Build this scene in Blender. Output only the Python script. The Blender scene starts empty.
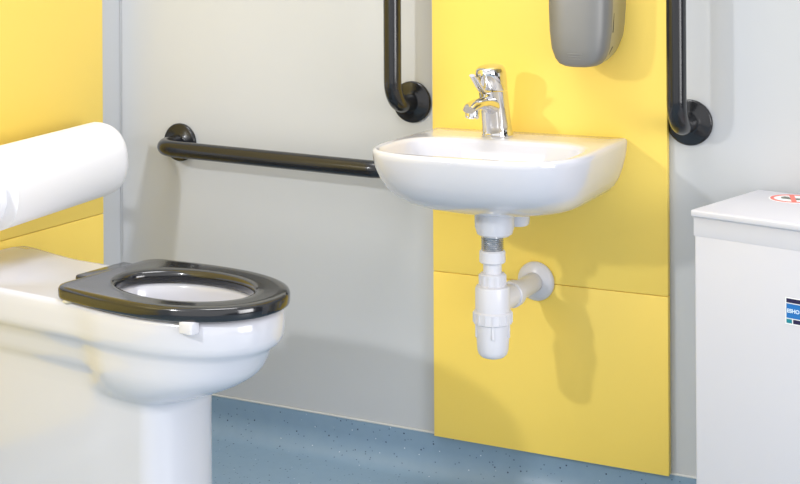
import bpy, bmesh, math, random
from mathutils import Vector, Matrix
PI = math.pi
scene = bpy.context.scene
COL = scene.collection

# ------------------------------------------------------------------ materials
def mat(name, color, rough=0.5, metal=0.0, coat=0.0, coat_rough=0.05, spec=0.5, bump=None, var=None, sss=0.0):
    m = bpy.data.materials.new(name); m.use_nodes = True
    nt = m.node_tree; b = nt.nodes['Principled BSDF']
    b.inputs['Base Color'].default_value = (*color, 1)
    b.inputs['Roughness'].default_value = rough
    b.inputs['Metallic'].default_value = metal
    b.inputs['Coat Weight'].default_value = coat
    b.inputs['Coat Roughness'].default_value = coat_rough
    b.inputs['Specular IOR Level'].default_value = spec
    tc = nt.nodes.new('ShaderNodeTexCoord')
    if var:      # tiny mottling of the real surface colour
        sc, amt = var
        n = nt.nodes.new('ShaderNodeTexNoise'); n.inputs['Scale'].default_value = sc
        nt.links.new(tc.outputs['Object'], n.inputs['Vector'])
        mx = nt.nodes.new('ShaderNodeMix'); mx.data_type = 'RGBA'
        mx.inputs[6].default_value = (*[c*(1-amt) for c in color], 1)
        mx.inputs[7].default_value = (*[min(1, c*(1+amt)) for c in color], 1)
        nt.links.new(n.outputs['Fac'], mx.inputs[0]); nt.links.new(mx.outputs[2], b.inputs['Base Color'])
    if bump:
        sc, st = bump
        n = nt.nodes.new('ShaderNodeTexNoise'); n.inputs['Scale'].default_value = sc; n.inputs['Detail'].default_value = 3
        nt.links.new(tc.outputs['Object'], n.inputs['Vector'])
        bp = nt.nodes.new('ShaderNodeBump'); bp.inputs['Strength'].default_value = st; bp.inputs['Distance'].default_value = 0.001
        nt.links.new(n.outputs['Fac'], bp.inputs['Height']); nt.links.new(bp.outputs['Normal'], b.inputs['Normal'])
    return m

def vinyl_mat():
    m = mat('speckled_vinyl', (0.155, 0.27, 0.385), 0.38)
    nt = m.node_tree; b = nt.nodes['Principled BSDF']
    tc = nt.nodes.new('ShaderNodeTexCoord')
    base = nt.nodes.new('ShaderNodeTexNoise'); base.inputs['Scale'].default_value = 40; base.inputs['Detail'].default_value = 4
    nt.links.new(tc.outputs['Object'], base.inputs['Vector'])
    mx = nt.nodes.new('ShaderNodeMix'); mx.data_type = 'RGBA'
    mx.inputs[6].default_value = (0.205, 0.31, 0.425, 1); mx.inputs[7].default_value = (0.24, 0.35, 0.465, 1)
    nt.links.new(base.outputs['Fac'], mx.inputs[0])
    last = mx.outputs[2]
    for scale, thr, keep, colr in ((75, 0.13, 0.78, (0.03, 0.06, 0.11)), (90, 0.11, 0.84, (0.62, 0.70, 0.78)), (140, 0.2, 0.8, (0.07, 0.13, 0.2))):
        v = nt.nodes.new('ShaderNodeTexVoronoi'); v.inputs['Scale'].default_value = scale
        nt.links.new(tc.outputs['Object'], v.inputs['Vector'])
        lt = nt.nodes.new('ShaderNodeMath'); lt.operation = 'LESS_THAN'; lt.inputs[1].default_value = thr
        nt.links.new(v.outputs['Distance'], lt.inputs[0])
        sp = nt.nodes.new('ShaderNodeSeparateColor'); nt.links.new(v.outputs['Color'], sp.inputs[0])
        gt = nt.nodes.new('ShaderNodeMath'); gt.operation = 'GREATER_THAN'; gt.inputs[1].default_value = keep
        nt.links.new(sp.outputs[0], gt.inputs[0])
        mu = nt.nodes.new('ShaderNodeMath'); mu.operation = 'MULTIPLY'
        nt.links.new(lt.outputs[0], mu.inputs[0]); nt.links.new(gt.outputs[0], mu.inputs[1])
        m2 = nt.nodes.new('ShaderNodeMix'); m2.data_type = 'RGBA'; m2.inputs[7].default_value = (*colr, 1)
        nt.links.new(mu.outputs[0], m2.inputs[0]); nt.links.new(last, m2.inputs[6]); last = m2.outputs[2]
    nt.links.new(last, b.inputs['Base Color'])
    return m

M = dict(
    grey=mat('grey_wall_laminate', (0.53, 0.548, 0.568), 0.42, var=(6, 0.01)),
    yellow=mat('yellow_laminate', (0.99, 0.725, 0.14), 0.42, var=(5, 0.01)),
    ceramic=mat('white_ceramic', (0.61, 0.615, 0.67), 0.16, coat=0.5, var=(3, 0.006)),
    black=mat('black_coated_steel', (0.009, 0.010, 0.013), 0.24, coat=0.3, coat_rough=0.10, spec=0.4),
    seat=mat('black_gloss_plastic', (0.010, 0.011, 0.014), 0.16, coat=0.5, coat_rough=0.06),
    chrome=mat('polished_chrome', (0.72, 0.72, 0.73), 0.04, metal=1.0),
    thread=mat('threaded_steel', (0.66, 0.66, 0.67), 0.2, metal=1.0),
    plastic=mat('white_plastic', (0.66, 0.66, 0.71), 0.30, var=(8, 0.008)),
    pad=mat('white_vinyl_padding', (0.80, 0.80, 0.83), 0.45, bump=(400, 0.05)),
    cream=mat('cream_rubber', (0.72, 0.66, 0.48), 0.5),
    steel=mat('brushed_grey_metal', (0.225, 0.225, 0.22), 0.50, metal=0.4, var=(30, 0.03)),
    sideshell=mat('satin_side_metal', (0.36, 0.36, 0.33), 0.30, metal=0.6),
    slot=mat('dark_gap', (0.04, 0.04, 0.03), 0.6),
    bin=mat('white_painted_metal', (0.625, 0.628, 0.685), 0.35, var=(4, 0.006)),
    seal=mat('pale_sealant', (0.66, 0.67, 0.66), 0.5),
    stick_white=mat('white_sticker', (0.86, 0.88, 0.9), 0.4),
    stick_blue=mat('blue_print', (0.01, 0.16, 0.50), 0.4),
    stick_navy=mat('navy_print', (0.012, 0.008, 0.06), 0.4),
    stick_teal=mat('teal_print', (0.0, 0.22, 0.30), 0.4),
    stick_pale=mat('pale_blue_lettering', (0.62, 0.78, 0.92), 0.4),
    stick_red=mat('red_print', (0.78, 0.16, 0.12), 0.4),
    stick_grey=mat('grey_print', (0.12, 0.13, 0.10), 0.4),
)
M['vinyl'] = vinyl_mat()

# ------------------------------------------------------------------ object helpers
def obj(name, bm, m, parent=None, sharp=35, smooth=True, recalc=True):
    if recalc: bmesh.ops.recalc_face_normals(bm, faces=bm.faces)
    me = bpy.data.meshes.new(name); bm.to_mesh(me); bm.free()
    if smooth:
        for p in me.polygons: p.use_smooth = True
        me.set_sharp_from_angle(angle=math.radians(sharp))
    me.materials.append(m)
    o = bpy.data.objects.new(name, me); COL.objects.link(o)
    if parent: o.parent = parent
    return o
def thing(name, label, cat, loc=(0, 0, 0), rotz=0, group=None):
    o = bpy.data.objects.new(name, None); COL.objects.link(o)
    o.empty_display_size = 0.05
    o.location = loc; o.rotation_euler = (0, 0, rotz)
    return tag(o, label, cat, group)
def tag(o, label, cat, group=None):
    o['label'] = label; o['category'] = cat
    if group: o['group'] = group
    return o
def struct(name, bm, m, **k):
    o = obj(name, bm, m, **k); o['kind'] = 'structure'; return o

def box(bm, x0, x1, y0, y1, z0, z1, bev=0.0, seg=3):
    r = bmesh.ops.create_cube(bm, size=1)
    vs = r['verts']
    for v in vs:
        v.co = Vector((x0 if v.co.x < 0 else x1, y0 if v.co.y < 0 else y1, z0 if v.co.z < 0 else z1))
    if bev > 0:
        es = list({e for v in vs for e in v.link_edges})
        bmesh.ops.bevel(bm, geom=es, offset=bev, segments=seg, profile=0.5, affect='EDGES')
def boxbm(*a, **k):
    bm = bmesh.new(); box(bm, *a, **k); return bm

def loft(bm, rings, cap0=True, cap1=True):
    """rings: lists of equally many points, closed loops"""
    vr = [[bm.verts.new(p) for p in r] for r in rings]
    n = len(vr[0])
    for a, b in zip(vr, vr[1:]):
        for i in range(n):
            j = (i+1) % n
            bm.faces.new((a[i], a[j], b[j], b[i]))
    if cap0: bm.faces.new(vr[0][::-1])
    if cap1: bm.faces.new(vr[-1])
    return vr
def frame(axis):
    a = Vector(axis).normalized()
    u = a.orthogonal().normalized(); v = a.cross(u)
    return a, u, v
def lathe(bm, prof, origin=(0, 0, 0), axis=(0, 0, 1), n=48, caps=True):
    """prof: (radius, height along axis)"""
    a, u, v = frame(axis); o = Vector(origin)
    rings = [[o + a*h + (u*math.cos(2*PI*i/n) + v*math.sin(2*PI*i/n))*r for i in range(n)] for r, h in prof]
    loft(bm, rings, caps, caps)
def tube(bm, pts, r, n=28, radii=None):
    pts = [Vector(p) for p in pts]; rings = []
    t0 = (pts[1]-pts[0]).normalized(); u = t0.orthogonal().normalized()
    for i, p in enumerate(pts):
        if i == 0: t = pts[1]-pts[0]
        elif i == len(pts)-1: t = pts[-1]-pts[-2]
        else: t = (pts[i+1]-p).normalized() + (p-pts[i-1]).normalized()
        t.normalize(); u = (u - t*u.dot(t)).normalized(); v = t.cross(u)
        rr = radii[i] if radii else r
        rings.append([p + (u*math.cos(2*PI*k/n) + v*math.sin(2*PI*k/n))*rr for k in range(n)])
    loft(bm, rings)
def arc_path(a, corner, b, r, n=14):
    """polyline a -> rounded corner -> b"""
    a, c, b = Vector(a), Vector(corner), Vector(b)
    d1 = (a-c).normalized(); d2 = (b-c).normalized()
    p1 = c+d1*r; ctr = c+d1*r+d2*r
    out = []
    for i in range(n+1):
        t = PI/2*i/n
        out.append(ctr - d2*r*math.cos(t) - d1*r*math.sin(t))
    return [a] + out + [b]
def lerp(a, b, t): return a+(b-a)*t
def sstep(a, b, x):
    t = max(0, min(1, (x-a)/(b-a))); return t*t*(3-2*t)

# ------------------------------------------------------------------ the room
BX1, LY0, HT = 3.2, -3.2, 2.4
bm = bmesh.new(); box(bm, -0.1, BX1, 0.0, 0.1, -0.05, HT); struct('wall_back', bm, M['grey'], smooth=False)
bm = bmesh.new(); box(bm, -0.1, 0.0, LY0, 0.0, -0.05, HT); struct('wall_left', bm, M['grey'], smooth=False)
bm = bmesh.new(); box(bm, 0.0, BX1, LY0, 0.0, -0.05, 0.0); struct('floor', bm, M['vinyl'], smooth=False)
# vinyl floor turned up the walls over a cove
R = 0.048
prof = [(0.0, 0.080), (0.0022, 0.080), (0.0026, 0.0785)] + [(0.0026, 0.07), (0.0026, 0.06)]
for i in range(13):
    t = PI/2*i/12
    prof.append((0.0026+R-R*math.cos(t), 0.0005+R-R*math.sin(t)))
prof.append((0.075, 0.0003)); prof.append((0.09, 0.0001)); prof.append((0.09, -0.001)); prof.append((0, -0.001))
def cove(name, back):
    bm = bmesh.new()
    def P(d, z, e):
        return (d if e == 0 else BX1, -d, z) if back else (d, -d if e == 0 else LY0, z)
    loft(bm, [[P(d, z, 0) for d, z in prof], [P(d, z, 1) for d, z in prof]])
    return struct(name, bm, M['vinyl'], sharp=40)
cove('baseboard_back', True); cove('baseboard_left', False)
bm = boxbm(0.0, BX1, -0.0034, 0.0, 0.0795, 0.083, bev=0.001, seg=2); struct('trim_1', bm, M['seal'])
bm = boxbm(0.0, 0.0034, LY0, 0.0, 0.0795, 0.083, bev=0.001, seg=2); struct('trim_2', bm, M['seal'])
# slim bead in the corner of the two walls
bm = boxbm(0.0, 0.003, -0.003, 0.0, 0.084, HT, bev=0.0012, seg=2); struct('trim_3', bm, M['grey'])

# ------------------------------------------------------------------ yellow panels
TH = 0.018
def panel(x0, x1, y0, y1, z0, z1, label):
    tag(obj('laminate_panel', boxbm(x0, x1, y0, y1, z0, z1, bev=0.0012, seg=2), M['yellow']), label, 'wall panel', 'yellow wall panels')
SB, SL = 0.412, 0.4765
panel(0.7935, 1.2685, -TH, -0.0015, SB+0.0005, 2.1, 'tall yellow wall panel that carries the basin and the grey dispenser')
panel(0.7935, 1.2685, -TH, -0.0015, 0.0815, SB-0.0005, 'low yellow wall panel under the basin, down to the blue floor')
panel(0.0015, TH, -2.0, -0.084, SL+0.0005, 2.1, 'tall yellow wall panel behind the white padded backrest')
panel(0.0015, TH, -2.0, -0.084, 0.0845, SL-0.0005, 'low yellow wall panel behind the rear of the toilet')

# ------------------------------------------------------------------ grab rails
def rail(label, a, b, rr=0.0175, d=0.092, r_rose=0.0422, bend=0.05, inside=False):
    """a, b: points on the wall plane y=0"""
    t = thing('grab_rail', label, 'grab rail', a, 0, 'black grab rails')
    A = Vector((0, 0, 0)); B = Vector(b)-Vector(a)
    out = Vector((0, -1, 0)); Ao = A+out*d; Bo = B+out*d
    p1 = arc_path(A+out*0.006, Ao, (Ao+Bo)/2, bend); p2 = arc_path(B+out*0.006, Bo, (Ao+Bo)/2, bend)
    mid = [lerp(p1[-2], p2[-2], k/8) for k in range(1, 8)]
    bm = bmesh.new(); tube(bm, p1[:-1]+mid+p2[:-1][::-1], rr); obj('rail_tube', bm, M['black'], t, sharp=60)
    for q in (A, B):
        bm = bmesh.new()
        lathe(bm, [(0.0, 0.0), (r_rose-0.001, 0.0), (r_rose, 0.002), (r_rose, 0.006), (r_rose-0.0015, 0.0085), (r_rose-0.004, 0.0095),
                   (0.024, 0.011), (0.021, 0.0135), (0.0185, 0.0145), (0.0, 0.0145)], q, (0, -1, 0), n=56, caps=False)
        bmesh.ops.remove_doubles(bm, verts=bm.verts, dist=1e-5)
        o = obj('wall_rose', bm, M['black'], t, sharp=45)
    return t
rail('black horizontal grab rail on the grey wall, between the toilet and the basin', (0.168, 0, 0.633), (0.736, 0, 0.619))
rail('black vertical grab rail on the grey wall left of the tap', (0.742, 0, 0.747), (0.742, 0, 1.347))
rail('black vertical grab rail on the grey wall right of the dispenser, above the bin', (1.307, 0, 0.733), (1.307, 0, 1.333), d=0.100)

# ------------------------------------------------------------------ toilet
TA = math.radians(-6.5)
toilet = thing('toilet', 'white ceramic toilet with a black seat ring and no lid, against the left wall', 'toilet', (0.0, -0.487, 0.0), TA)
NS, NF = 30, 26
def d_outline(z, w_rear, w_bowl, xf, x0=0.036, xc=0.545, blend=(0.43, 0.515), ex=2.15, bumpf=None):
    """rear left corner -> side -> front -> other side; returns closed loop"""
    half = []
    rc = 0.02
    for i in range(5):                     # rounded rear corner
        t = PI/2*i/4
        half.append((x0+rc-rc*math.cos(t), w_rear-rc+rc*math.sin(t)))
    for i in range(1, NS+1):
        x = lerp(x0+rc, xc, i/NS)
        half.append((x, lerp(w_rear, w_bowl, sstep(blend[0], blend[1], x))))
    for i in range(1, NF+1):
        t = PI/2*i/NF
        c, s = math.cos(t), math.sin(t)
        half.append((xc+(xf-xc)*s**(2/ex), w_bowl*c**(2/ex) if c > 1e-9 else 0))
    pts = half + [(x, -y) for x, y in half[-2::-1]]
    pts += [(x0, lerp(-(w_rear-rc), w_rear-rc, k/14)) for k in range(1, 14)]
    return [(x, y, z + (bumpf(x, y) if bumpf else 0)) for x, y in pts]
def deck_bump(x, y):                       # the rear shelf sits higher than the seat ledge
    return 0.010*(1-sstep(0.13, 0.30, x + 0.10*(abs(y)/0.12)**2))
lev = [(0.0, .088, .084, .602), (.02, .086, .083, .600), (.15, .085, .082, .599), (.28, .085, .082, .599), (.295, .085, .083, .602), (.302, .085, .089, .614), (.309, .085, .097, .638),
       (.320, .086, .106, .668), (.329, .0865, .111, .688), (.336, .088, .1145, .700), (.343, .092, .117, .710), (.350, .0955, .119, .718), (.360, .098, .1205, .726), (.372, .100, .121, .733), (.386, .104, .1215, .741), (.394, .111, .123, .747),
       (.400, .1165, .1270, .757), (.407, .1185, .1300, .762), (.416, .119, .1315, .765), (.435, .119, .132, .766), (.448, .119, .1315, .765), (.454, .1175, .1295, .762), (.457, .114, .126, .756)]
rings = []
for z, wr, wb, xf in lev:
    k = sstep(.40, .457, z)
    rings.append(d_outline(z, wr, wb, xf, bumpf=(lambda x, y, k=k: deck_bump(x, y)*k)))
outer = rings[-1]
HC = (0.578, 0.0)
def hole(z, a, b, pts=outer, cx=HC[0]):
    out = []
    for x, y, _ in pts:
        th = math.atan2(y/b, (x-cx)/a)
        out.append((cx+a*math.cos(th), b*math.sin(th), z))
    return out
inner = hole(0.457, 0.143, 0.094)
for k in range(1, 11):
    t = k/10
    r = []
    for p, q in zip(outer, inner):
        x, y = lerp(p[0], q[0], t), lerp(p[1], q[1], t)
        r.append((x, y, 0.457 + deck_bump(x, y)))
    rings.append(r)
for z, a, b, cx in ((.452, .139, .090, .578), (.43, .139, .091, .578), (.39, .124, .085, .578), (.355, .095, .068, .575), (.325, .055, .048, .56), (.305, .035, .032, .55), (.298, .01, .01, .545)):
    rings.append(hole(z, a, b, cx=cx))
bm = bmesh.new(); loft(bm, rings); obj('pan', bm, M['ceramic'], toilet, sharp=70)

def ring_seat():
    """seat ring with a softened upper edge"""
    def o_line(off, z, x0=0.387, xf=0.774, w=0.1385, xc=0.565):
        half = []
        wr = w*0.905; rc = 0.030
        for i in range(7):
            t = PI/2*i/6
            half.append((x0+off+rc-rc*math.cos(t), wr-off-rc+rc*math.sin(t)))
        for i in range(1, 19):
            x = lerp(x0+off+rc, xc, i/18)
            half.append((x, lerp(wr, w, math.sin(PI/2*i/18))-off))
        for i in range(1, 31):
            t = PI/2*i/30; c, s = math.cos(t), math.sin(t)
            half.append((xc+(xf-off-xc)*s**(2/2.15), (w-off)*c**(2/2.15) if c > 1e-9 else 0))
        rear = [(x0+off, lerp(-(wr-off-rc), wr-off-rc, k/16)) for k in range(1, 16)]
        return [(x, y, z) for x, y in half + [(x, -y) for x, y in half[-2::-1]] + rear]
    base = o_line(0, 0)
    def h_line(a, b, z, cx=0.576):
        return hole(z, a, b, base, cx)
    zb, zt = 0.4605, 0.4840
    rg = [o_line(0.004, zb), o_line(0.001, zb+0.002), o_line(0, zb+0.006), o_line(0.000, zt-0.006), o_line(0.002, zt-0.002), o_line(0.006, zt-0.0005), o_line(0.010, zt)]
    a, b = 0.136, 0.085
    top_o, top_i = o_line(0.010, zt), h_line(a+0.010, b+0.010, zt-0.0015)
    for k in (1, 2, 3):
        rg.append([tuple(lerp(p[c], q[c], k/4) for c in range(3)) for p, q in zip(top_o, top_i)])
    rg += [top_i, h_line(a+0.004, b+0.004, zt-0.003), h_line(a, b, zt-0.008), h_line(a, b, zb+0.005), h_line(a+0.004, b+0.004, zb)]
    bm = bmesh.new(); vr = loft(bm, rg, False, False)
    n = len(base)
    for i in range(n):
        j = (i+1) % n; bm.faces.new((vr[-1][i], vr[-1][j], vr[0][j], vr[0][i]))
    return bm
seat = obj('seat', ring_seat(), M['seat'], toilet, sharp=50)
obj('hinge', boxbm(0.362, 0.430, -0.048, 0.072, 0.4595, 0.4825, bev=0.005), M['seat'], seat)
# white stabilising tab on the near side, cream rubber foot under the rear corner
bm = boxbm(0.672, 0.699, -0.1190, -0.0990, 0.4420, 0.4625, bev=0.0025); b1 = obj('buffer', bm, M['plastic'], seat); b1['label'] = 'white tab under the near side of the black seat'
bm = bmesh.new(); lathe(bm, [(0.009, 0), (0.010, 0.002), (0.008, 0.0045)], (0.418, -0.114, 0.4565), n=20); b2 = obj('buffer', bm, M['cream'], seat); b2['label'] = 'cream rubber foot under the rear corner of the seat'

# ------------------------------------------------------------------ backrest
br = thing('backrest', 'white padded backrest bolster over the rear of the toilet, on the left wall', 'backrest', (TH, -0.535, 0.604), 0)
br.rotation_euler = (math.radians(3.0), 0, 0)
bm = bmesh.new()
HL, HH, DF, XB = 0.350, 0.0780, 0.078, 0.072       # half length, half height, front bulge, flat back distance
def pad_profile(scale, y):
    pts = []
    for i in range(33):                          # the bulging front from top to bottom
        t = PI/2 - PI*i/32
        c, s = math.cos(t), math.sin(t)
        pts.append((XB + 0.012 + DF*scale*abs(c)**0.82, y, HH*scale*math.copysign(abs(s)**0.9, s)))
    for i in range(1, 8):                        # flat back
        pts.append((XB + 0.012*(1-scale*math.sin(PI*i/8)), y, lerp(-HH, HH, i/8)*scale))
    return pts
ys = []
re = 0.030
for i in range(9):
    t = PI/2*i/8; ys.append((-HL+re-re*math.cos(t), 0.72+0.28*math.sin(t)))
rings = [pad_profile(s, y) for y, s in ys]
ny = 36
for i in range(1, ny): rings.append(pad_profile(1.0, lerp(-HL+re, HL-re, i/ny)))
rings += [pad_profile(s, -y) for y, s in ys[::-1]]
# upright recess in the middle of the pad
def groove(p):
    x, y, z = p
    if -0.0705 < y < 0.0085 and x > XB+0.02:
        fl = XB+0.062 if z > -0.02 else XB+0.062-0.5*sstep(-0.02, -0.07, z)*0.02
        x2 = min(x, fl) if z > -0.02 else max(XB+0.02, min(fl, x-0.028*sstep(0.0, -0.03, z)))
        return (min(x, x2), y, z)
    return p
extra = []
for y in (-0.0710, -0.0700, -0.0600, -0.0450, -0.0300, -0.0100, 0.0078, 0.0092, 0.0110): extra.append(pad_profile(1.0, y))
rings = [r for r in rings if not -0.0712 < r[0][1] < 0.0115]
rings = sorted(rings + extra, key=lambda r: r[0][1])
rings = [[groove(p) for p in r] for r in rings]
loft(bm, rings); obj('cushion', bm, M['pad'], br, sharp=40)
for y in (-0.2, 0.2):
    bm = bmesh.new(); tube(bm, [(0.0, y, 0), (XB+0.004, y, 0)], 0.0125); 
    lathe(bm, [(0.035, 0), (0.035, 0.006), (0.03, 0.008)], (0, y, 0), (1, 0, 0)); obj('bracket', bm, M['plastic'], br)

# ------------------------------------------------------------------ basin
CX, RY = 0.9970, -TH
basin = thing('basin', 'small white wall-hung wash basin on the yellow panel', 'basin', (CX, RY, 0.0), 0)
def b_outline(z, w, yf, ys, ex=2.5, rc=0.004, dz=None):
    half = []
    for i in range(5):
        t = PI/2*i/4
        half.append((w-rc+rc*math.sin(t), -rc+rc*math.cos(t)))
    half = [(w-rc, 0.0)] if False else half
    for i in range(1, 17): half.append((w, lerp(-rc, -ys, i/16)))
    for i in range(1, 33):
        t = PI/2*i/32; c, s = math.cos(t), math.sin(t)
        half.append((w*c**(2/ex) if c > 1e-9 else 0, -ys-(yf-ys)*s**(2/ex)))
    pts = half + [(-x, y) for x, y in half[-2::-1]]
    return [(x, y, z + (dz(x, y) if dz else 0)) for x, y in pts]
ZR = 0.700
def rim_dz(x, y): return 0.0
blev = [(.5830, .030, .225, .12, 2.0, .004), (.5838, .075, .242, .13, 2.1, .004), (.5865, .118, .262, .14, 2.3, .004), (.592, .146, .281, .15, 2.5, .004), (.600, .162, .300, .16, 2.7, .004), (.612, .1735, .321, .17, 2.85, .004),
        (.627, .182, .339, .18, 3.0, .004), (.645, .1885, .3525, .185, 3.1, .004), (.668, .1945, .363, .19, 3.2, .004), (.686, .1970, .367, .19, 3.2, .004),
        (.693, .1975, .3680, .19, 3.2, .004), (.698, .1960, .3665, .19, 3.2, .004), (ZR, .1920, .3625, .19, 3.2, .004)]
rings = [b_outline(z, w, yf, ys, ex, rc) for z, w, yf, ys, ex, rc in blev]
bout = rings[-1]
def bowl(z, a, b, cy, ex):
    out = []
    for x, y, _ in bout:
        th = math.atan2((y-cy)/b, x/a)
        c, s = math.cos(th), math.sin(th)
        k = (abs(c)**ex + abs(s)**ex)**(-1/ex)
        out.append((a*c*k, cy+b*s*k, z))
    return out
inn = bowl(ZR, 0.180, 0.1160, -0.2365, 3.8)
for k in (1, 2, 3):
    rings.append([tuple(lerp(p[c], q[c], k/4) for c in range(3)) for p, q in zip(bout, inn)])
rings += [inn, bowl(ZR-.002, .176, .1120, -.2365, 3.8), bowl(ZR-.008, .173, .1090, -.2365, 3.8), bowl(.675, .168, .104, -.236, 3.6), bowl(.650, .157, .094, -.234, 3.3), bowl(.625, .138, .081, -.228, 2.8),
          bowl(.611, .115, .069, -.22, 2.5), bowl(.597, .08, .052, -.212, 2.2), bowl(.592, .04, .035, -.206, 2.0), bowl(.590, .022, .022, -.203, 2.0)]
bm = bmesh.new(); loft(bm, rings); obj('bowl', bm, M['ceramic'], basin, sharp=75)
bm = bmesh.new(); lathe(bm, [(0.0195, 0.0), (0.0205, 0.0015), (0.018, 0.003), (0.0, 0.0032)], (0, -0.203, 0.5995), n=32); obj('drain', bm, M['chrome'], basin)
# moulded boss below the bowl, beside the outlet
bm = bmesh.new(); lathe(bm, [(0.020, 0.0), (0.023, 0.004), (0.026, 0.045)], (0.028, -0.135, 0.549), n=36); obj('boss', bm, M['ceramic'], basin)
bm = bmesh.new(); lathe(bm, [(0.0, 0.0), (0.027, 0.0), (0.032, 0.004), (0.0355, 0.016), (0.0365, 0.055)], (0.009, -0.197, 0.540), n=48); obj('waste_outlet', bm, M['ceramic'], basin)

# ------------------------------------------------------------------ tap
tx, ty, tz = 0.9625, -0.090, ZR
tap = thing('tap', 'chrome single-lever mixer tap on the basin ledge', 'tap', (tx, ty, tz), 0)
tap.scale = (1.10, 1.08, 1.02)
bm = bmesh.new()
def ell(cx, cy, z, a, b, n=40, tilt=0.0):
    return [(cx+a*math.cos(2*PI*i/n), cy+b*math.sin(2*PI*i/n), z+tilt*b*math.sin(2*PI*i/n)) for i in range(n)]
body = [(0, 0, 0.0, .0265, .0285), (0, 0, .003, .0275, .0295), (0, 0, .006, .0262, .0285), (0, -.003, .02, .0252, .0280), (0, -.009, .045, .0248, .0272), (0, -.016, .07, .0246, .0268), (0, -.020, .0865, .0246, .0268)]
loft(bm, [ell(*b) for b in body]); obj('body', bm, M['chrome'], tap, sharp=50)
bm = bmesh.new()
head = [(0, -.0205, .088, .0240, .0262, .0), (0, -.021, .0895, .0250, .0285, -.05), (0, -.026, .105, .0252, .0320, -.02), (0, -.030, .119, .0250, .0335, .04), (0, -.031, .126, .0236, .0320, .06), (0, -.031, .131, .0195, .026, .08), (0, -.030, .1335, .011, .015, .08), (0, -.030, .134, .003, .004, .08)]
loft(bm, [ell(c, d, z if z < .1 else .0895+(z-.0895)*1.04, a, b, 40, t) for c, d, z, a, b, t in head]); hd = obj('head', bm, M['chrome'], tap, sharp=50)
bm = bmesh.new()        # lever paddle rising forward from the head
path = [(0, -.032, .094), (0, -.055, .088), (0, -.071, .091), (0, -.088, .103), (0, -.102, .1155), (0, -.113, .122)]
wd = [.010, .009, .007, .0062, .0066, .0050]; hg = [.008, .0062, .0046, .0040, .0040, .0030]
rr = []
for i, p in enumerate(path):
    q0, q1 = Vector(path[max(0, i-1)]), Vector(path[min(len(path)-1, i+1)])
    t = (q1-q0).normalized(); nrm = Vector((1, 0, 0)).cross(t)
    rr.append([tuple(Vector(p)+Vector((1, 0, 0))*wd[i]*math.cos(2*PI*k/20)+nrm*hg[i]*math.sin(2*PI*k/20)) for k in range(20)])
loft(bm, rr); obj('lever', bm, M['chrome'], tap, sharp=60)
bm = bmesh.new()        # spout
path = [(0, -.012, .056), (0, -.040, .063), (0, -.068, .068), (0, -.094, .069), (0, -.116, .066), (0, -.127, .062)]
wd = [.019, .0165, .0145, .0138, .0132, .0105]; hg = [.020, .0155, .0110, .0090, .0088, .0066]
rr = []
for i, p in enumerate(path):
    q0, q1 = Vector(path[max(0, i-1)]), Vector(path[min(len(path)-1, i+1)])
    t = (q1-q0).normalized(); nrm = Vector((1, 0, 0)).cross(t)
    rr.append([tuple(Vector(p)+Vector((1, 0, 0))*wd[i]*math.cos(2*PI*k/28)+nrm*hg[i]*math.sin(2*PI*k/28)) for k in range(28)])
loft(bm, rr); sp = obj('spout', bm, M['chrome'], tap, sharp=60)
bm = bmesh.new(); lathe(bm, [(0.0112, 0.0), (0.0118, 0.002), (0.0118, 0.012), (0.0105, 0.0165), (0.0085, 0.0165), (0.0080, 0.013), (0.0, 0.013)], (0, -.110, .062), (0, -.25, -1), n=32)
obj('aerator', bm, M['chrome'], sp, sharp=40)

# ------------------------------------------------------------------ bottle trap
bx, by = 1.0015, -0.215
trap = thing('bottle_trap', 'white plastic bottle trap and waste pipe under the basin', 'waste trap', (bx, by, 0.006), 0)
Z0 = Vector((0, 0, 0))
bm = bmesh.new(); pr = [(0.0, .504), (.0195, .504)]
for k in range(8):
    z = .507+k*.0036; pr += [(.0205, z), (.0192, z+.0018)]
pr += [(.0205, .538), (0.0, .538)]
lathe(bm, pr, n=40); o = obj('threaded_tail', bm, M['thread'], trap, sharp=25); o['label'] = 'threaded steel tail between the basin outlet and the white nut'
def nut(z0, z1, r, ribs=0, parent=trap, name='nut', origin=(0, 0, 0), axis=(0, 0, 1)):
    bm = bmesh.new(); lathe(bm, [(0, z0), (r-.002, z0), (r, z0+.002), (r, z1-.003), (r-.002, z1-.0008), (r-.004, z1), (0, z1)], origin, axis, n=40)
    if ribs:
        a, u, v = frame(axis)
        for k in range(ribs):
            th = 2*PI*k/ribs; c = Vector(origin)+a*((z0+z1)/2-.001)+(u*math.cos(th)+v*math.sin(th))*r
            mtx = Matrix.Translation(c) @ Matrix((tuple(u*math.cos(th)+v*math.sin(th)), tuple(-u*math.sin(th)+v*math.cos(th)), tuple(a))).transposed().to_4x4()
            bmesh.ops.create_cube(bm, size=1, matrix=mtx @ Matrix.Diagonal((.0025, .0022, (z1-z0)*.8, 1)))
    return obj(name, bm, M['plastic'], parent, sharp=35)
nut(.485, .508, .0235, 0)
bm = bmesh.new(); lathe(bm, [(.0165, .44), (.0165, .49)], n=40); obj('inlet_tube', bm, M['plastic'], trap)
nut(.443, .467, .0235, 14)
bm = bmesh.new(); lathe(bm, [(0, .385), (.0305, .385), (.0312, .40), (.0312, .438), (.0295, .443), (.022, .4455), (0, .446)], n=48); tb = obj('trap_body', bm, M['plastic'], trap, sharp=35)
nut(.377, .400, .0345, 16, name='cup_collar')
bm = bmesh.new(); lathe(bm, [(0, .3145), (.014, .315), (.021, .3175), (.0255, .322), (.0278, .329), (.0290, .345), (.0308, .372), (.0312, .383), (0, .384)], n=48); cup = obj('trap_cup', bm, M['plastic'], trap, sharp=50)
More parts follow.
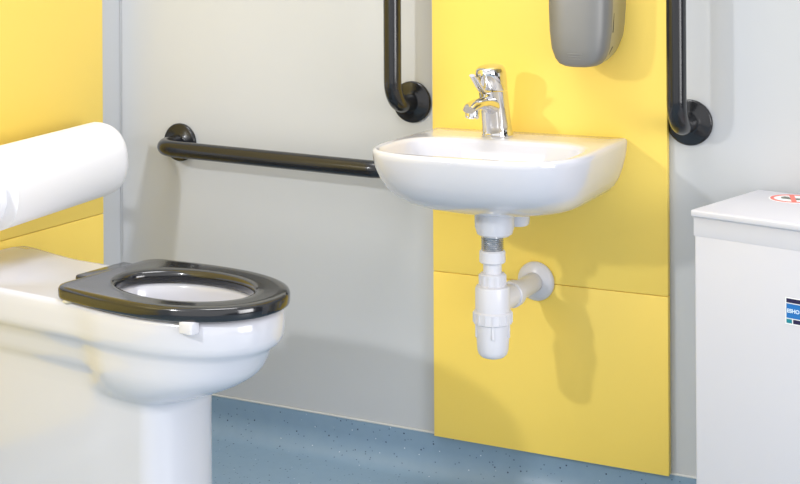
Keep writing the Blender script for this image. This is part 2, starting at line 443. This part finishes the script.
for th in (-2.0, -0.9, 0.4, 1.6, 2.8):
    bm = bmesh.new(); box(bm, -.003, .003, -.0015, .0015, .353, .377, bev=.001, seg=1)
    bmesh.ops.transform(bm, matrix=Matrix.Rotation(th, 4, 'Z') @ Matrix.Translation((0, -.0307, 0)), verts=bm.verts); obj('rib', bm, M['plastic'], cup)
zo = .409; oax = Vector((0.055, 1, 0)).normalized()
nut(.076, .097, .0245, 0, name='nut', origin=(0, 0, zo), axis=oax)
bm = bmesh.new(); lathe(bm, [(.0215, .020), (.0215, .078), (.0185, .080), (.0185, .19)], (0, 0, zo), oax, n=40); obj('waste_pipe', bm, M['plastic'], trap)
bm = bmesh.new(); lathe(bm, [(0.0, .1965), (.0375, .1965), (.0375, .194), (.036, .1905), (.031, .187), (.024, .1845), (.0195, .182), (.0188, .182)], (0, 0, zo), oax, n=56, caps=False); obj('wall_flange', bm, M['plastic'], trap, sharp=50)

# ------------------------------------------------------------------ soap dispenser
dsp = thing('soap_dispenser', 'grey metal soap dispenser on the yellow panel above the basin', 'dispenser', (1.1355, -TH, 0.8385), 0)
dsp.scale = (1.04, 1.13, 1.0)
def d_ring(z, w, d, r, ex=3.0, sidew=None, n=20):
    """plan section: back flat on the wall, sides, crowned front"""
    pts = []
    for i in range(n+1):
        t = PI*i/n; c, s = math.cos(t), math.sin(t)
        pts.append((w*math.copysign(abs(c)**(2/ex), c), -d*0.80 - d*0.20*abs(s)**(2/ex), z))
    return pts
W, D = .0540, .118
# front cover: wraps the front, rounded towards the bottom
def cover_rings(y0f, rows):
    rings = []
    for z, w, df, bk in rows:
        pts = []
        for i in range(29):
            t = PI*i/28; c, s = math.cos(t), math.sin(t)
            pts.append((w*math.copysign(abs(c)**0.62, c), -bk-(df-bk)*abs(s)**0.62, z))
        rings.append(pts)
    return rings
rows = [(.000, .016, .098, .080), (.002, .027, .107, .080), (.007, .037, .1125, .080), (.016, .0435, .1155, .079), (.034, .0500, .118, .078), (.065, .0538, .119, .077), (.110, .0555, .119, .076), (.16, .0555, .118, .076), (.19, .052, .110, .076), (.2, .042, .10, .076)]
bm = bmesh.new(); loft(bm, cover_rings(0, rows)); fc = obj('front_cover', bm, M['steel'], dsp, sharp=50)
rows = [(.004, .030, .0790, .0), (.008, .037, .0800, 0), (.016, .0435, .0805, .0), (.034, .0490, .080, .0), (.065, .0525, .079, .0), (.11, .0545, .078, .0), (.19, .0545, .078, .0), (.198, .048, .078, .0)]
def shell_ring(z, w, d):
    r = .012
    pts = [(w, 0, z)]
    pts += [(w, -d*k/6, z) for k in range(1, 6)]
    pts += [(w, -d, z)] + [(lerp(w, -w, k/8), -d, z) for k in range(1, 8)] + [(-w, -d, z)]
    pts += [(-w, -d*k/6, z) for k in range(5, 0, -1)] + [(-w, 0, z)]
    return pts
# the underside of the shell slopes up towards the wall
rings = []
for z, w, d, b in rows:
    rings.append([(x, y, z + (1-min(1, z/.11))*(0.008*(1+y/.0805) + 0.020*max(0, 1+y/.0805)**4)) for x, y, _ in shell_ring(z, w, d)])
bm = bmesh.new(); loft(bm, rings); sh = obj('side_shell', bm, M['sideshell'], dsp, sharp=40)
for z0, z1, y0, y1 in ((.062, .17, -.068, -.058), (.022, .036, -.068, -.060)):
    bm = bmesh.new()
    tpr = [((.0445 if z0 < .03 else .0524), y0+.0005, z0), ((.0494 if z1 < .05 else .0548), y1, z1)]
    a, b = Vector(tpr[0]), Vector(tpr[1])
    w0 = .0007; w1 = .0012 if z1 < .05 else .0022
    loft(bm, [[a+Vector((-.004, -w0, 0)), a+Vector((.0008, -w0, 0)), a+Vector((.0008, w0, 0)), a+Vector((-.004, w0, 0))],
              [b+Vector((-.004, -w1, 0)), b+Vector((.0006, -w1, 0)), b+Vector((.0006, w1, 0)), b+Vector((-.004, w1, 0))]])
    obj('side_slot', bm, M['slot'], dsp, smooth=False)
for k in range(3):
    z = .016+.0045*k; w = .010+.0015*k
    bm = bmesh.new(); tube(bm, [(-w, -.1149-.0009*k, z), (0, -.1153-.0009*k, z), (w, -.1149-.0009*k, z)], .0009, n=10); obj('grip_line', bm, M['steel'], fc)

# ------------------------------------------------------------------ bin
BA = -math.atan2(.26, .966)
bn = thing('waste_bin', 'tall white rectangular waste bin with flat lid in the right foreground', 'bin', (1.3655, -0.2475, 0.0), BA)
BW, BD, BH = 0.34, 0.248, 0.620
obj('bin_body', boxbm(0.0042, BW-0.0042, 0.006, BD-0.004, 0.0, 0.585, bev=0.003), M['bin'], bn)
obj('rim_band', boxbm(0.0028, BW-0.0028, 0.0057, BD-0.002, 0.577, BH-0.0105, bev=0.0006), M['bin'], bn)
lid = obj('lid', boxbm(0.0, BW, 0.0, BD, BH-0.0115, BH, bev=0.003), M['bin'], bn)
# printed label on the front
def plate(x0, x1, z0, z1, lay, m, name, parent):
    return obj(name, boxbm(x0, x1, 0.0062-lay, 0.0066, z0, z1), m, parent, smooth=False)
lb = plate(0.1610, 0.2350, .4605, .5025, .0006, M['stick_white'], 'label_sticker', bn)
plate(0.1630, 0.1875, .4945, .5010, .0009, M['stick_navy'], 'navy_bar', lb)
plate(0.1890, 0.2330, .4945, .5010, .0009, M['stick_navy'], 'navy_bar', lb)
plate(0.1630, 0.2330, .4705, .4930, .0009, M['stick_blue'], 'blue_block', lb)
plate(0.1630, 0.1720, .4625, .4690, .0009, M['stick_teal'], 'teal_square', lb)
plate(0.1740, 0.2330, .4625, .4690, .0009, M['stick_navy'], 'navy_bar', lb)
cu = bpy.data.curves.new('t', 'FONT'); cu.body = 'ESHO'; cu.size = 0.0082; cu.extrude = 0.0002; cu.offset = 0.0003
to = bpy.data.objects.new('t', cu); COL.objects.link(to)
bpy.context.view_layer.update()
me = bpy.data.meshes.new_from_object(to.evaluated_get(bpy.context.evaluated_depsgraph_get()))
bpy.data.objects.remove(to); bpy.data.curves.remove(cu)
me.materials.clear(); me.materials.append(M['stick_pale'])
for v in me.vertices:
    x, y, z = v.co; v.co = (0.1640+x*1.0, .0053-z-0.0002, .4792+y)
lt = bpy.data.objects.new('lettering', me); COL.objects.link(lt); lt.parent = lb
# warning pictogram on the lid: red ring with a slash over a grey hand-held item
pc = (.088, .198)
bm = bmesh.new(); lathe(bm, [(0, BH), (.040, BH), (.040, BH+.0004), (0, BH+.0005)], (pc[0], pc[1], 0), n=56, caps=False); pg = obj('warning_sticker', bm, M['stick_white'], lid, smooth=False)
bm = bmesh.new(); n = 56
loft(bm, [[(pc[0]+r*math.cos(2*PI*i/n), pc[1]+r*math.sin(2*PI*i/n), z) for i in range(n)] for r, z in ((.0375, BH+.0003), (.0375, BH+.0009), (.0315, BH+.0009), (.0315, BH+.0003))], False, False)
obj('red_ring', bm, M['stick_red'], pg, smooth=False)
bm = bmesh.new(); box(bm, -.033, .033, -.0042, .0042, BH+.0006, BH+.0012)
bmesh.ops.transform(bm, matrix=Matrix.Translation((pc[0], pc[1], 0)) @ Matrix.Rotation(math.radians(-62), 4, 'Z'), verts=bm.verts); obj('red_slash', bm, M['stick_red'], pg, smooth=False)
def flat(pts, z0, z1):
    bm = bmesh.new(); loft(bm, [[(pc[0]+x, pc[1]+y, z0) for x, y in pts], [(pc[0]+x, pc[1]+y, z1) for x, y in pts]]); return bm
obj('grey_symbol', flat([(-.022, .000), (-.016, -.010), (.006, -.010), (.020, -.006), (.026, .004), (.018, .010), (.004, .006), (-.006, .002), (-.012, .010), (-.020, .010)], BH+.0003, BH+.0008), M['stick_grey'], pg, smooth=False)

# ------------------------------------------------------------------ light
def area(name, loc, target, size, power, color=(1, 1, 1), shape='DISK', size_y=None):
    l = bpy.data.lights.new(name, 'AREA'); l.shape = shape; l.size = size
    if size_y: l.size_y = size_y
    l.energy = power; l.color = color
    o = bpy.data.objects.new(name, l); COL.objects.link(o); o.location = loc
    o.rotation_euler = (Vector(target)-Vector(loc)).to_track_quat('-Z', 'Y').to_euler()
    return o
area('key_lamp', (0.28, -1.85, 1.32), (0.8, -0.1, 0.4), 0.085, 10.5, (0.98, 0.985, 1.0))
area('ceiling_softbox', (0.9, -0.85, 3.2), (0.8, -0.75, 0.0), 1.2, 33.0, (1, 0.99, 0.99), 'RECTANGLE', 0.9)
f = area('added_fill', (3.5, -1.5, 0.9), (0.0, -0.9, 0.6), 1.3, 11.0, (1, 0.99, 1.0), 'RECTANGLE', 1.3); f.data.spread = math.radians(75)  # added unseen light from the right that brightens the left wall
# made-up surroundings: noise of pale and dark areas, added for contrast in the chrome
w = bpy.data.worlds.new('World'); scene.world = w; w.use_nodes = True
nt = w.node_tree; bg = nt.nodes['Background']
tc = nt.nodes.new('ShaderNodeTexCoord'); nz = nt.nodes.new('ShaderNodeTexNoise'); nz.inputs['Scale'].default_value = 2.2; nz.inputs['Detail'].default_value = 0.5
mp = nt.nodes.new('ShaderNodeMapping'); mp.inputs['Scale'].default_value = (1.0, 1.0, 0.35); mp.inputs['Location'].default_value = (0.3, 0.7, 0.1)
nt.links.new(tc.outputs['Generated'], mp.inputs[0]); nt.links.new(mp.outputs[0], nz.inputs['Vector'])
rp = nt.nodes.new('ShaderNodeValToRGB'); rp.color_ramp.elements[0].position = 0.46; rp.color_ramp.elements[1].position = 0.56
rp.color_ramp.elements[0].color = (0.05, 0.05, 0.055, 1); rp.color_ramp.elements[1].color = (1.0, 0.995, 1.0, 1)
sx = nt.nodes.new('ShaderNodeSeparateXYZ'); nt.links.new(tc.outputs['Generated'], sx.inputs[0])
ma = nt.nodes.new('ShaderNodeMath'); ma.operation = 'MULTIPLY_ADD'; ma.inputs[1].default_value = 0.22
nt.links.new(sx.outputs['Z'], ma.inputs[0]); nt.links.new(nz.outputs['Fac'], ma.inputs[2]); nt.links.new(ma.outputs[0], rp.inputs[0]); nt.links.new(rp.outputs[0], bg.inputs['Color'])
bg.inputs['Strength'].default_value = 1.22

# ------------------------------------------------------------------ camera
cam = bpy.data.cameras.new('camera'); co = bpy.data.objects.new('camera', cam); COL.objects.link(co)
cam.sensor_width = 36; cam.lens = 1280/800*36; cam.sensor_fit = 'HORIZONTAL'
cam.shift_y = -(242+35)/800
cam.clip_start = 0.01
co.location = (1.868, -2.346, 1.025)
yaw = math.radians(26.185)
co.rotation_euler = (Matrix.Rotation(yaw, 3, 'Z') @ Matrix.Rotation(PI/2, 3, 'X') @ Matrix.Rotation(-0.0055, 3, 'Z')).to_euler()
scene.camera = co
vs = scene.view_settings
vs.view_transform = 'Standard'; vs.look = 'None'; vs.gamma = 1; vs.use_curve_mapping = False; vs.exposure = 0.05
